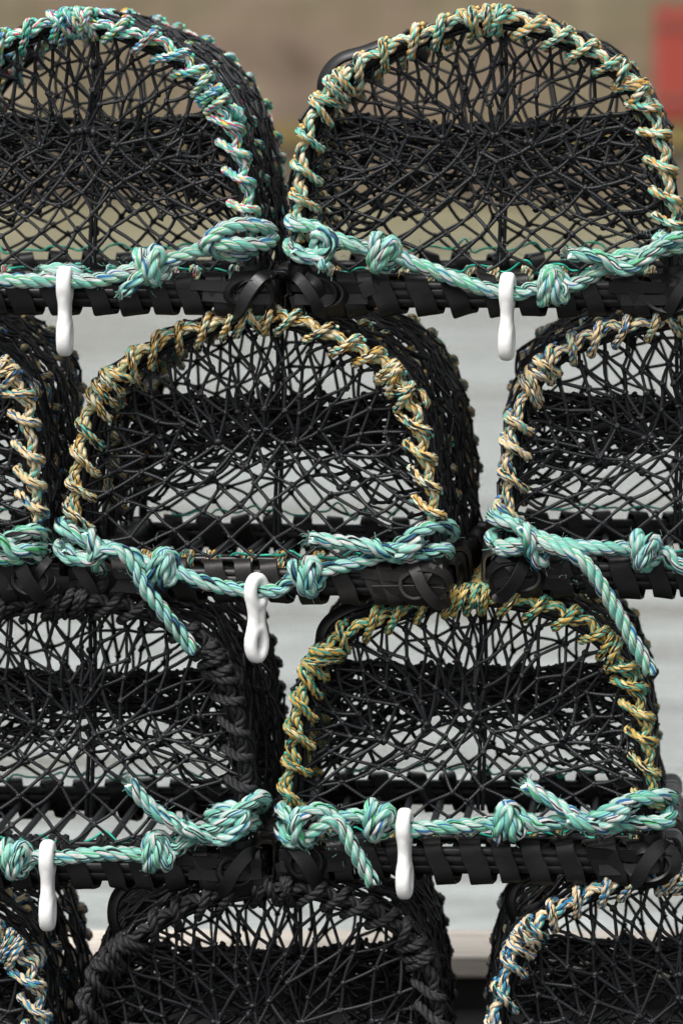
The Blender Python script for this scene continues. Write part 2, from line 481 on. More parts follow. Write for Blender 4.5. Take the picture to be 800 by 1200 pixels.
def end_net(mb, H, y, seed, zbar, r=2.0 / S, N1=8, N2=20, J=7, K2=5, bulge=.03, sides=5, fine=True, slack=.025, tri=False, starf=.5):
    """diamond sheet at the bottom, gathered into stars at mid height and fanned out to the hoop"""
    g = np.random.default_rng(seed)
    Hd = resample(H, n=400)
    L = arclen(Hd); L = L / L[-1]
    z0 = zbar; h = Hd[:, 2].max() - z0
    xl, xr = Hd[:, 0].min(), Hd[:, 0].max(); cx = (Hd[0, 0] + Hd[-1, 0]) / 2 + g.normal(0, .006)
    nl = 200
    left, right = Hd[:nl], Hd[nl:][::-1]
    def xb(z):
        return np.interp(z, left[:, 2], left[:, 0]), np.interp(z, right[:, 2], right[:, 0])
    def yy(u, f):
        return y + bulge * (1 - (2 * u - 1) ** 2) * f
    rows = []
    for j in range(J + 1):
        f = j / J
        off = .5 if j % 2 else 0
        n = N1 + 1 if not off else N1
        u = (np.arange(n) + off) / N1
        a = 2 * u - 1
        zst = z0 + h * (starf - .22 * np.abs(a) ** 1.25)
        z = z0 + f * (zst - z0)
        bl, br = xb(z)
        aw = np.sign(a) * np.abs(a) ** (1 + .40 * f)
        x = (bl + br) / 2 + aw * (br - bl) / 2
        jit = g.normal(0, 1, (n, 2)) * 4.0 / S * (0.3 if j == 0 else 1)
        edge = (u < .001) | (u > .999)
        jit[edge, 0] = 0
        rows.append(np.stack([x + jit[:, 0], yy(u, f) + g.normal(0, .004, n), z + jit[:, 1]], 1))
    A, B, Kn = [], [], []
    for j in range(J):
        lo, hi = rows[j], rows[j + 1]
        for i in range(len(lo)):
            ks = (i - 1, i) if len(lo) > len(hi) else (i, i + 1)
            for k in ks:
                if 0 <= k < len(hi): A.append(lo[i]); B.append(hi[k])
    for rw in rows[1:]: Kn += list(rw)
    stars = rows[J]
    # side edges: bottom rows tie to the upright legs
    t_l = np.interp(stars[0][2], left[:, 2], L[:nl]); t_r = np.interp(stars[-1][2], right[:, 2], 1 - (1 - L[nl:][::-1]))
    up = []
    ns = len(stars)
    for k in range(K2 + 1):
        off = .5 if k % 2 else 0
        n = N2 + 1 if not off else N2
        c = (np.arange(n) + off) / N2
        gk = (k / K2) ** .92
        tt = t_l + (t_r - t_l) * c
        hp = np.stack([np.interp(tt, L, Hd[:, q]) for q in range(3)], 1)
        hp[:, 1] = y
        si = np.clip(np.round(c * (ns - 1)), 0, ns - 1).astype(int)
        sc = np.stack([np.interp(c, np.linspace(0, 1, ns), stars[:, q]) for q in range(3)], 1)
        pull = max(0, 1 - k * .75)
        base = stars[si] * pull + sc * (1 - pull)
        P = base * (1 - gk) + hp * gk
        if 0 < k < K2: P = P + g.normal(0, 1, (n, 3)) * np.array([4.2, 3.0, 4.0]) / S
        up.append(P)
    for k in range(K2):
        lo, hi = up[k], up[k + 1]
        for i in range(len(lo)):
            ks = (i - 1, i) if len(lo) > len(hi) else (i, i + 1)
            for q in ks:
                if 0 <= q < len(hi): A.append(lo[i]); B.append(hi[q])
    if tri:
        for rw in up[2:K2]:
            for i in range(len(rw) - 1): A.append(rw[i]); B.append(rw[i + 1])
    for rw in up[1:K2]: Kn += list(rw)
    strands(mb, A, B, r, sides, seed, slack)
    Kn = np.array(Kn)
    mb.blobs(Kn, r * 1.6, fine, seed)
    curls(mb, Kn, r, seed + 5)
    for q in range(3):
        mb.blobs(stars[1:-1] + g.normal(0, 1, stars[1:-1].shape) * r * 1.5, r * 1.9, fine, seed + 3 + q)
    for q in range(3): curls(mb, stars[1:-1] + g.normal(0, 1, stars[1:-1].shape) * r * .8, r * 1.15, seed + 9 + q)

def sheet_net(mb, P, r, sides, seed, slack=.04, knots=True, jit=0.0):
    """diamond mesh over a grid of points P (rows, cols, 3); odd rows are offset by half a mesh"""
    g = np.random.default_rng(seed)
    R_, C_ = P.shape[:2]
    rows = []
    for j in range(R_):
        if j % 2 == 0: rw = P[j]
        else: rw = (P[j, :-1] + P[j, 1:]) / 2
        rw = rw + g.normal(0, 1, rw.shape) * jit * (0 if j in (0, R_ - 1) else 1)
        rows.append(rw)
    A, B, Kn = [], [], []
    for j in range(R_ - 1):
        lo, hi = rows[j], rows[j + 1]
        for i in range(len(lo)):
            ks = (i - 1, i) if len(lo) > len(hi) else (i, i + 1)
            for k in ks:
                if 0 <= k < len(hi): A.append(lo[i]); B.append(hi[k])
    for rw in rows: Kn += list(rw)
    strands(mb, A, B, r, sides, seed, slack)
    if knots:
        mb.blobs(Kn, r * 1.5, False, seed); (curls(mb, Kn, r, seed + 1) if knots is True else None)

DEPTH = .53
def make_creel(spec):
    seed = spec['seed']; g = np.random.default_rng(seed)
    pts = spec['hoop']                     # pixels, left foot -> apex -> right foot
    xl, xr = pts[0][0], pts[-1][0]
    bl, br, ybar = spec['bar']             # bar ends and centre height in pixels
    hb = 22.0 / S                          # half height of the wrapped bar
    cx = (bl + br) / 2; yb = ybar + 22
    root = empty('lobster_creel', W(cx, yb))
    root.rotation_euler = (0, 0, -radians(spec.get('yaw', 0)))
    tag(root, spec['label'], 'lobster creel', 'lobster creels stacked on the quay')
    lm = M[spec['lace']]; black = spec['lace'] == 'lK'
    rr = R_K if black else R_L
    loc = lambda x, y: np.array([(x - cx) / S, 0, (yb - y) / S])
    ctrl = [loc(xl, ybar)] + [loc(*p) for p in pts] + [loc(xr, ybar)]
    Hf = resample(spline(ctrl, 14), n=160)
    _, O_, _ = hoop_frame(Hf)
    Hf = resample(Hf - O_ * ((6.5 if not black else 5.0) * np.abs(O_[:, :1]) ** 2.2) / S, n=160)
    base = np.array([0, 0, 2 * hb])
    def shift(y, k=1.0, dz=0, bow=0):
        H = Hf.copy(); H[:, 0] *= k; H[:, 2] = H[:, 2] * (1 + dz); H[:, 1] = y + g.normal(0, .002)
        return H
    Hm, Hr = shift(DEPTH * .46, .985, -.012), shift(DEPTH, 1.0, .0)
    rh = 5.6 / S
    hx = [Hf, Hm, Hr]
    # hoops and their lacing
    apex = np.argmax(Hf[:, 2]) / len(Hf)
    shl = spec.get('shoulders', (.245, .755))
    for i, H in enumerate(hx):
        mb = MB(); mb.tubes(H, rh, 10)
        if i == 0:                          # the second steel just inside the first one
            c = np.array([0, 0, .2]); H2 = H.copy(); T, O, F = hoop_frame(resample(H, n=160)); H2 = H - O * rh * 1.35 + np.array([0, .008, 0]); mb.tubes(H2[3:-3], rh * .7, 8)
        ho = mb.build('hoop', M['hoop'], root)
        mb = MB(); sl = H[int(len(H) * .07):int(len(H) * .93)]
        lacing(mb, sl, rh, rr if i == 0 else rr * .95, (34.5 if not black else 32) / S, seed + i * 11, dense=((apex, shl[0], shl[1]) if i == 0 else ()))
        mb.build('lacing_rope', lm, ho)
    # rods joining the hoops, with coils of the lacing near the front
    for q, f in enumerate((shl[0] + .0, apex, shl[1] - .0)):
        i = int(np.clip(f, .05, .95) * len(Hf)); i = int(np.clip(i, 4, len(Hf) - 5))
        a, b, c = Hf[i], Hm[i], Hr[i]
        path = spline([a + np.array([0, .004, 0]), b, c], 8)
        mb = MB(); mb.tubes(path, rh * .9, 8); ro = mb.build('top_rod', M['hoop'], root)
        mb = MB()
        if q == 1: coil(mb, a + np.array([0, .01, 0]), a + (c - a) * .62, rh, rr, rr * 2.5, seed + 40)
        else: coil(mb, a + np.array([0, .012, 0]), a + (c - a) * .17, rh, rr, rr * 2.05, seed + 41 + q)
        mb.build('coiled_lacing', lm, ro)
    # carry strap over the left shoulder
    if spec.get('strap'):
        sp = [np.append(loc(x + 1, y + 1)[[0]], [.026, loc(x + 1, y + 1)[2]]) for x, y in spec['strap']]
        sp = [sp[0] + np.array([.010, 0.01, -.03])] + sp + [sp[-1] + np.array([.03, .012, -.004]), sp[-1] + np.array([.055, .03, -.022])]
        P = resample(spline(sp, 12), n=60)
        T, O, F = hoop_frame(P)
        O = norm(O); O[:, 2] = np.abs(O[:, 2])
        mb = MB(); mb.ribbon(P, norm(O * .62 + F * .78), 15 / S, 3.6 / S)
        mb.build('carry_strap', [M['bar'], M['bar']], root)
    # base frame
    def bar(name, p0, p1, up=np.array([0, 0, 1.0]), front=False):
        ax = norm(p1 - p0); sd = np.cross(up, ax)
        mb = MB()
        for dz, dy, r in ((.0105, 0, 7.5 / S), (-.0105, 0, 7.5 / S), (0, .0015, 10.0 / S)):
            mb.tubes(resample(np.array([p0 + up * dz + sd * dy, p1 + up * dz + sd * dy]), n=12), r, 10, caps=True)
        if front:
            pass
        return mb.build(name, M['bar'], root)
    zc = hb
    pl, pr = np.array([(bl - cx) / S, 0, zc]), np.array([(br - cx) / S, 0, zc])
    ins = np.array([16 / S, 0, 0])
    fb = bar('front_bar', pl + ins * .3, pr - ins * .3, front=True)
    rub = [M[spec.get('rubber', 'rubber')], M['edge']]
    mb = MB()
    wrap_helix(mb, pl + ins * 2.2, pr - ins * 2.2, np.array([0, 0, 1.0]), 12.5 / S, 20.5 / S, 37 / S, 23 / S, 4.0 / S, seed + 5, jitter=.25)
    mb.build('rubber_wrapping', rub, fb, sharp=True)
    back = np.array([0, DEPTH, 0])
    rb = bar('rear_bar', pl + back + ins * .3, pr + back - ins * .3)
    mb = MB(); wrap_helix(mb, pl + back + ins, pr + back - ins, np.array([0, 0, 1.0]), 12.5 / S, 20.5 / S, 40 / S, 21 / S, 4.2 / S, seed + 6)
    mb.build('rubber_wrapping', rub, rb, sharp=True)
    for sgn, p in ((1, pl + ins * .4), (-1, pr - ins * .4)):
        a = p + np.array([0, .012, 0]); b = p + back - np.array([0, .012, 0])
        sb = bar('side_bar', a, b)
        mb = MB(); wrap_helix(mb, a + np.array([0, .01, 0]), b, np.array([0, 0, 1.0]), 12 / S, 20 / S, 25 / S, 21 / S, 3.4 / S, seed + 7 + sgn)
        mb.build('rubber_wrapping', rub, sb, sharp=True)
    # corner lashings: strips of rubber looped through one another
    for sgn, p in ((1, pl), (-1, pr)):
        mb = MB()
        e1 = np.array([sgn * 1.0, 0, 0]); F = np.array([0, -1.0, 0]); Z = np.array([0, 0, 1.0])
        c = p + e1 * 24 / S
        # tight turns close to the corner
        wrap_helix(mb, p + e1 * 4 / S, p + e1 * 30 / S, Z, 13.5 / S, 22 / S, 13 / S, 15 / S, 4 / S, seed + 21 + sgn)
        wrap_helix(mb, p + e1 * 46 / S, p + e1 * 92 / S, Z, 14.5 / S, 22 / S, 23 / S, 18 / S, 4 / S, seed + 22 + sgn, jitter=.3)
        # strips lying along the bar under the lashing
        for dz, ln in ((9, 78), (-5, 64)):
            st = [c - e1 * 20 / S + Z * (dz + g.uniform(-3, 3)) / S + F * 16 / S, c + e1 * 12 / S + Z * dz / S + F * 19 / S, c + e1 * ln / S + Z * (dz + g.uniform(-4, 4)) / S + F * 14 / S]
            P = resample(spline(st, 10), n=24)
            mb.ribbon(P, np.tile(F + np.array([0, 0, .15 * g.normal()]), (len(P), 1)), 13 / S, 3.5 / S)
        # crescent loops sweeping round the corner
        for q, (rx, rz, a0, a1, wd_, dd) in enumerate(((27 + g.uniform(-4, 5), 20, -.25, .95, 20, 17), (20 + g.uniform(-3, 6), 17, .55, 1.5, 15, 19))):
            rot = g.uniform(-.45, .45) + (0 if g.random() < .6 else .8); a0 += rot; a1 += rot + g.uniform(-.1, .2)
            al = np.linspace(a0 * pi, a1 * pi, 36) - pi * .95
            rad = np.cos(al)[:, None] * e1 * rx / S + np.sin(al)[:, None] * Z * rz / S
            t = np.linspace(0, 1, 36)[:, None]
            P = c + e1 * (6 + 6 * q) / S + F * dd / S + rad + F * (7 / S) * (np.sin(t * pi) - .6)
            tilt = .55 + .75 * t
            mb.ribbon(P, norm(norm(rad) * tilt + F * (.95 - .6 * t)), wd_ / S * (1 - .25 * t[:, 0]), 3.8 / S)
        # strap crossing the corner, one way or the other
        dx = g.uniform(-8, 10); Zs = Z * (1 if g.random() < .6 else -1)
        st = [c - e1 * (22 - dx) / S + Zs * 18 / S + F * 4 / S, c - e1 * (12 - dx) / S + Zs * 21 / S + F * 22 / S, c + e1 * (4 + dx) / S + Zs * 2 / S + F * 29 / S, c + e1 * (14 + dx) / S - Zs * 17 / S + F * 24 / S, c + e1 * (24 + dx) / S - Zs * 25 / S + F * 8 / S]
        P = resample(spline(st, 10), n=24)
        mb.ribbon(P, np.tile(F + np.array([.3 * g.normal(), 0, .1 * g.normal()]), (len(P), 1)), g.uniform(13, 19) / S, 4 / S)
        # turns climbing on to the foot of the hoop
        foot = Hf[0] if sgn > 0 else Hf[-1]
        f0 = np.array([foot[0], 0, zc + 8 / S])
        al = np.linspace(0, 2 * pi * 1.6, 40)
        P = f0 + Z * (al / al[-1] * 22 / S)[:, None] + 12 / S * (np.cos(al)[:, None] * e1 + np.sin(al)[:, None] * F)
        Nn = np.cos(al)[:, None] * e1 + np.sin(al)[:, None] * F
        mb.ribbon(P, Nn, 18 / S, 2.6 / S)
        # cut end sticking out
        st = [c + e1 * 10 / S + F * 20 / S - Z * 2 / S, c + e1 * g.uniform(-8, 12) / S + F * 25 / S + Z * 14 / S, c - e1 * g.uniform(-14, 16) / S + F * 17 / S + Z * g.uniform(20, 27) / S]
        P = resample(spline(st, 8), n=14)
        mb.ribbon(P, np.tile(F + np.array([.3 * sgn, 0, -.1]), (len(P), 1)), np.linspace(14, 9, 14) / S, 2.6 / S)
        mb.build('corner_lashing', [rub[0], rub[0]], root, sharp=True)
    # rod behind the front bar that carries the foot of the net, laced in the creel's own colour
    z_in = 2 * hb + 2 / S
    q0, q1 = np.array([Hf[0, 0] + .02, .035, z_in - .004]), np.array([Hf[-1, 0] - .02, .035, z_in - .004])
    mb = MB(); mb.tubes(resample(np.array([q0, q1]), n=10), 5.5 / S, 8); fr = mb.build('net_rod', M['hoop'], root)
    mb = MB()
    n = int((q1[0] - q0[0]) * S / 36)
    P = []
    for k in range(n):
        x = q0[0] + (k + .6 + g.uniform(-.2, .2)) * (q1[0] - q0[0]) / n
        al = np.linspace(0, 2 * pi * 2.0, 46)
        P.append(np.array([x, .035, z_in - .011]) + np.stack([al / al[-1] * 14 / S + .002 * np.sin(al), 9.5 / S * np.cos(al), 14 / S * np.sin(al)], 1))
    mb.rope(np.concatenate(P), 4.2 / S)
    mb.build('foot_lacing', lm, fr)
    # teal mending thread along the front rod and the rear bar
    mb = MB()
    for yb_, n, zz in ((.028, 9, z_in + 4 / S), (DEPTH - .02, 9, 2 * hb + .012)):
        xs = np.linspace(q0[0] + .02, q1[0] - .02, n * 3)
        P = np.stack([xs + g.normal(0, .004, len(xs)), np.full(len(xs), yb_) + g.normal(0, .006, len(xs)), zz + np.tile([0, .010, -.010], n) * np.repeat(g.uniform(-.2, 1, n) * (g.random(n) > .4), 3) + g.normal(0, .003, len(xs))], 1)
        mb = MB(); mb.tubes(resample(spline(P, 6), .004), 1.5 / S, 5)
        mb.build('mending_thread', M['teal'], root)
    # floor
    for k in range(10):
        x = q0[0] + (k + .5) / 10 * (q1[0] - q0[0])
        mb = MB(); mb.tubes(resample(np.array([[x, .02, hb * .8], [x + .006, DEPTH - .02, hb * .8]]), n=4), 4.6 / S, 8)
        mb.build('floor_rod', M['twine'], root)
    # end nets
    mb = MB(); end_net(mb, Hf[6:-6], 0.002, seed + 70, z_in + 3 / S, r=2.15 / S, starf=spec.get('starf', .5))
    mb.build('front_net', M['twine'], root)
    mb = MB(); end_net(mb, Hr[6:-6], DEPTH, seed + 80, z_in + 3 / S, r=2.1 / S, N1=8, N2=17, J=6, K2=5, bulge=-.06, sides=5, fine=False, slack=.03, starf=.46, tri=True)
    mb.build('rear_net', M['twine'], root)
    # cover over the sides and top
    HH = resample(Hf, n=36); 
    mb = MB()
    nc, nr = 21, 36
    P = np.zeros((nr, nc, 3))
    _, OO, _ = hoop_frame(HH)
    for c in range(nc):
        f = c / (nc - 1)
        y = f * DEPTH * .975
        k = 1 + .03 * f
        sagin = -.010 * np.sin(pi * ((f * 2.0) % 1.0))
        P[:, c, 0] = HH[:, 0] * k; P[:, c, 2] = HH[:, 2] * (1 + .02 * f); P[:, c, 1] = y
        P[:, c] += OO * ((11 - 7 * f) / S + sagin * .6)
    sheet_net(mb, P, 2.0 / S, 5, seed + 90, .04, jit=.0045, knots=1)
    mb.build('cover_net', M['twine'], root)
    # inner funnel: two slack ramps meeting in a taut lip at mid depth
    mb = MB()
    h = Hf[:, 2].max() - z_in
    zt = z_in + h * spec.get('lip', .64)
    left, right = Hf[:80], Hf[80:][::-1]
    for w, (y0, y1, dn, cols) in enumerate(((DEPTH * .46, .05, .0, 12), (DEPTH * .46, DEPTH * .93, .05, 13), (DEPTH * .47, DEPTH * .62, -.12, 14))[:spec.get('layers', 3)]):
        nr, nc = 13, cols
        P = np.zeros((nr, nc, 3))
        u = np.linspace(0, 1, nc); a = 2 * u - 1
        for j in range(nr):
            f = j / (nr - 1)
            ztop = zt - h * .05 * (1 - a ** 2) + h * .03 * a * g.uniform(-1, 1) * 0
            zlow = z_in + h * (spec.get('low', .37) - dn * .6 - (spec.get('low', .37) - .08) * np.abs(a) ** 1.5)
            z = ztop + (zlow - ztop) * f ** 1.3
            bl_, br_ = np.interp(z, left[:, 2], left[:, 0]), np.interp(z, right[:, 2], right[:, 0])
            P[j, :, 0] = bl_ + (br_ - bl_) * u
            P[j, :, 2] = z
            P[j, :, 1] = y0 + (y1 - y0) * f * (1 - .45 * a ** 2)
        sheet_net(mb, P, 2.2 / S, 5, seed + 100 + w, .05, jit=.0075)
    # bunched twine along the lip
    for k in range(9):
        u = np.linspace(0, 1, 24); a = 2 * u - 1
        z = zt - h * (.05 + .012 * k) * (1 - a ** 2) + g.normal(0, .0028, 24) - .004 * k
        bl_, br_ = np.interp(z, left[:, 2], left[:, 0]), np.interp(z, right[:, 2], right[:, 0])
        Q = np.stack([bl_ + (br_ - bl_) * u, DEPTH * .46 + g.normal(0, .006, 24), z], 1)
        mb.tubes(resample(spline(Q, 4), n=70), 2.1 / S, 5)
    mb.build('funnel_net', M['twine'], root)
    # upright cord tying the funnel to the ridge
    a = Hm[np.argmax(Hm[:, 2])]
    xm = a[0] + g.normal(0, .01)
    mb = MB()
    for dx in (-.003, .004):
        mb.tubes(resample(spline([[xm + dx, DEPTH * .46, a[2]], [xm + dx + .003, DEPTH * .45, a[2] * .6], [xm + dx - .002, DEPTH * .42, z_in]], 10), n=30), 2.6 / S, 6)
    mb.blobs([[xm, DEPTH * .455, a[2] * q] for q in (.25, .42, .58, .75, .86)], 5.5 / S, True, seed)
    mb.build('support_cord', M['twine'], root)
    return root

def mirror(half, c):
    """right half from apex outwards in pixels -> full hoop left foot .. right foot"""
    r = list(half)
    l = [(2 * c - x, y) for x, y in r][::-1]
    return l + r

CREELS = [
 dict(seed=101, lace='lA', bar=(-128, 328, 344), yaw=1.6, starf=.56, lip=.64, low=.27,
      hoop=mirror([(110, 27), (144, 38), (197, 60), (238, 93), (268, 133), (283, 178), (294, 245), (302, 295)], 92),
      label='top row lobster creel laced in pale mint rope flecked with red and yellow'),
 dict(seed=202, lace='lB', bar=(343, 815, 345), yaw=1.2, starf=.56, lip=.62, low=.27, strap=[(376, 104), (380, 86), (396, 69), (424, 60), (452, 51)],
      hoop=[(345, 288), (351, 225), (354, 176), (363, 145), (381, 113), (418, 82), (465, 55), (524, 33), (577, 22), (635, 36), (694, 63), (741, 96), (768, 141), (782, 194), (791, 264), (796, 300)],
      label='top row lobster creel laced in mint and gold rope, black strap on its shoulder'),
 dict(seed=303, lace='lE', bar=(-385, 76, 676), yaw=1.0, rubber='rubber',
      hoop=mirror([(-155, 372), (-95, 385), (-45, 402), (5, 432), (30, 462), (40, 510), (45, 570), (50, 630)], -170),
      label='cream and blue laced lobster creel under the red flecked one, mostly cut off'),
 dict(seed=404, lace='lD', bar=(78, 528, 681), yaw=5.2, starf=.54, rubber='rubber_brown',
      hoop=[(79, 640), (87, 570), (97, 509), (116, 460), (161, 420), (215, 393), (290, 374), (343, 377), (397, 398), (451, 426), (482, 463), (498, 509), (508, 570), (518, 637)],
      label='lobster creel at the centre laced in orange, white and black rope'),
 dict(seed=505, lace='lE', bar=(574, 1036, 675), yaw=0, starf=.54, strap=[(620, 434), (626, 420), (643, 409), (671, 398), (698, 388)],
      hoop=mirror([(830, 375), (853, 379), (899, 388), (945, 404), (983, 428), (1006, 459), (1022, 507), (1026, 557), (1033, 620)], 810),
      label='cream and blue laced lobster creel with a long green tail hanging from its front bar'),
 dict(seed=606, lace='lK', bar=(-135, 312, 1016), yaw=1.6, starf=.54,
      hoop=mirror([(105, 706), (150, 712), (190, 724), (236, 750), (260, 781), (277, 828), (286, 885), (291, 945)], 85),
      label='all black laced lobster creel with a green rope and white hook across its front'),
 dict(seed=707, lace='lG', bar=(325, 790, 1008), yaw=1.4, starf=.52, strap=[(374, 750), (381, 733), (402, 718), (428, 709), (453, 703)],
      hoop=[(332, 965), (341, 893), (347, 838), (362, 787), (396, 748), (451, 723), (512, 706), (567, 701), (628, 711), (690, 735), (733, 778), (752, 825), (760, 874), (765, 923), (770, 965)],
      label='lobster creel laced in mustard and teal rope, beside the all black laced creel'),
 dict(seed=808, lace='lJ', bar=(-400, 84, 1352), yaw=0,
      hoop=mirror([(-150, 1040), (-95, 1052), (-42, 1072), (0, 1095), (30, 1125), (45, 1160), (54, 1210), (64, 1300)], -165),
      label='bottom row lobster creel with tan and blue lacing, just under the lowest white hook'),
 dict(seed=909, lace='lK', bar=(88, 532, 1352), yaw=-1, starf=.50, strap=[(131, 1078), (134, 1056), (146, 1042), (172, 1034), (200, 1030)],
      hoop=[(92, 1290), (98, 1200), (109, 1153), (129, 1123), (173, 1088), (215, 1064), (266, 1049), (323, 1042), (380, 1048), (430, 1066), (475, 1092), (500, 1130), (512, 1180), (522, 1290)],
      label='bottom row lobster creel laced in thick black rope, carrying no green rope'),
 dict(seed=1010, lace='lJ', bar=(566, 1046, 1352), yaw=0, starf=.50, strap=[(597, 1062), (600, 1046), (612, 1032), (640, 1022), (676, 1014)],
      hoop=mirror([(845, 1030), (900, 1040), (950, 1060), (1000, 1098), (1020, 1140), (1033, 1195), (1042, 1290)], 806),
      label='bottom row lobster creel laced in cream and blue rope, below the mustard laced creel'),
]
for c in CREELS: make_creel(c)

# ------------------------------------------------------------------ green ropes
def wpath(pts):
    return np.array([W(*p) if len(p) == 3 else W(p[0], p[1], 31) for p in pts])

def knot(p, ang=0.0, flip=1, k=1.0, d=31):
    """a bulky overhand knot as control points in pixels, entered from the left along ang (degrees)"""
    e1 = np.array([cos(radians(ang)), sin(radians(ang))]); e2 = np.array([-e1[1], e1[0]]) * flip
    D = 16.5 * k
    seq = [(-1.5, 0, 0), (-.75, -.05, .1), (-.1, .1, -.1), (.5, .15, .0), (.85, -.45, .35), (.55, -.95, .55), (.25, -.45, 1.0), (.10, .45, 1.0), (-.05, 1.05, .35), (-.15, .8, -.6), (-.35, -.2, -.9), (-.55, -.95, -.2),
           (-.55, -.75, .7), (-.45, .1, 1.05), (-.25, .95, .7), (.35, 1.0, .0), (.75, .55, -.35), (1.05, .1, -.15), (1.6, 0, 0)]
    out = []
    for a, b, c in seq:
        q = np.array(p) + e1 * a * D + e2 * b * D
        out.append((q[0], q[1], d + c * D * .75))
    return out

def hook_loop_left(x, y0, y1, d=29):
    """turn round the foot of a hoop, coming in at the bottom and leaving over the top"""
    return [(x + 30, y1 + 2, d), (x + 6, y1 + 4, d), (x - 8, y1 - 6, 10), (x - 4, (y0 + y1) / 2 + 8, -16), (x + 14, (y0 + y1) / 2, -26), (x + 16, y0 + 6, -18), (x + 2, y0 - 2, -10), (x - 7, y0 - 3, 10), (x + 2, y0, d)]

ROPES = []
def green_rope(label, paths, name='green_rope', tips=()):
    mb = MB(); allp = []
    for p in paths:
        P = spline(wpath(p), 10); allp.append(P)
        mb.rope(P, R_G, sides=10, step=R_G * .4)
        # frayed yarns at the cut ends
    A = np.concatenate(allp)
    g = np.random.default_rng(len(A))
    hairs = []
    Q = resample(A, .002)
    for q in range(260):
        c = Q[g.integers(0, len(Q))]; dr = norm(g.normal(0, 1, 3)); dr[1] = -abs(dr[1]) * .6; t = norm(g.normal(0, 1, 3))
        l = g.uniform(3, 8) / S
        hairs.append([c + dr * R_G * .9, c + dr * (R_G * .95 + l * .5) + t * l * .3, c + dr * (R_G + l * .6) + t * l * .9])
    mb.tubes(np.array(hairs), .32 / S, sides=3, u0=g.integers(0, 60, 260))
    for p in paths:
        for e, e2 in ((p[0], p[1]), (p[-1], p[-2])):
            a_, b_ = W(*e) if len(e) == 3 else W(*e, 31), W(*e2) if len(e2) == 3 else W(*e2, 31)
            if any(np.linalg.norm(W(*t_[0]) - a_) < .01 for t_ in tips): continue
            ax = norm(a_ - b_); fr = []
            for q in range(22):
                o1 = g.normal(0, 1, 3) * 3.2 / S; o2 = g.normal(0, 1, 3) * 2.0 / S; l = g.uniform(1.5, 6) / S
                fr.append([a_ - ax * 3 / S + o1, a_ + ax * l * .5 + o1 * 1.2, a_ + ax * l + o1 * 1.4 + o2])
            mb.tubes(np.array(fr), .75 / S, sides=4, u0=g.integers(0, 60, 22))
    o = mb.build(name, M['green'], origin=A.mean(0))
    tag(o, label, 'rope', 'green ropes tied along the creels')
    for e, dr in tips:
        mt = MB(); e = W(*e); ax = norm(np.array(dr, float))
        P = np.array([e - ax * 4 / S, e, e + ax * 3 / S, e + ax * 4.5 / S])
        mt.tubes(P, np.array([[7.6, 9.0, 7.6, 4.5]]) / S, 10, caps=True)
        mt.build('burnt_tip', M['rubber'], o, origin=o.location)
        o.children[-1].location = (0, 0, 0) if len(o.children) else (0, 0, 0)
    return o

# top row, left
green_rope('mint green rope knotted along the bottom of the red flecked top creel',
  [[(-122, 290, 20), (-100, 305), (-60, 318), (0, 326), (40, 327), (80, 326, 30), (115, 327), (145, 319)] + knot((180, 309), -14) + [(222, 296), (246, 289), (268, 284, 40), (292, 285, 36), (313, 284, 22), (319, 277, 0), (310, 268, -20), (296, 272, -26), (290, 280, -14), (298, 291, 10), (280, 297, 27), (258, 294, 28), (244, 285, 42), (262, 268, 40), (288, 261, 34), (308, 264, 26), (317, 272, 2), (312, 280, -16)],
   [(150, 341, 44), (163, 327, 46), (176, 314, 40), (186, 305, 28)],
   [(52, 318, 20), (76, 315, 20), (98, 319, 20)]])
# top row, right
green_rope('mint green rope with two big knots along the bottom of the gold laced top creel',
  [hook_loop_left(348, 262, 294) + [(368, 264), (388, 276), (412, 284, 33)] + knot((448, 294), 14) + [(482, 306), (503, 313), (526, 322), (560, 334), (592, 341, 30), (616, 340)] + knot((645, 334), -4, -1) + [(680, 328), (700, 316), (714, 305), (730, 298), (748, 297), (770, 292), (796, 287, 26), (810, 279, 0), (802, 268, -22), (786, 272, -18), (770, 281, 30)],
   [(666, 296, 38), (684, 297, 38), (704, 300, 42), (722, 312, 40), (742, 310, 46), (758, 297, 48), (776, 283, 42), (796, 278, 28), (808, 285, -4)],
   [(346, 292, 26), (366, 300, 30), (384, 294, 38), (390, 280, 44), (378, 270, 40), (372, 282, 30), (378, 302, 34), (383, 312, 38)]])
# middle row, far left
green_rope('mint green rope end looped round a hoop foot of the mostly cut off creel',
  [[(-380, 640, 26), (-300, 655), (-150, 672), (-60, 668), (-20, 650), (2, 636), (20, 624), (36, 619), (50, 622, 14), (53, 632, -10), (44, 640, -24), (34, 648, -14), (46, 652, 14), (34, 648, 30), (16, 650, 34), (-4, 648, 40), (-20, 636, 42)],
   [(-8, 620, 40), (8, 632, 42), (22, 642, 40), (38, 640, 34), (52, 643, 8)]])
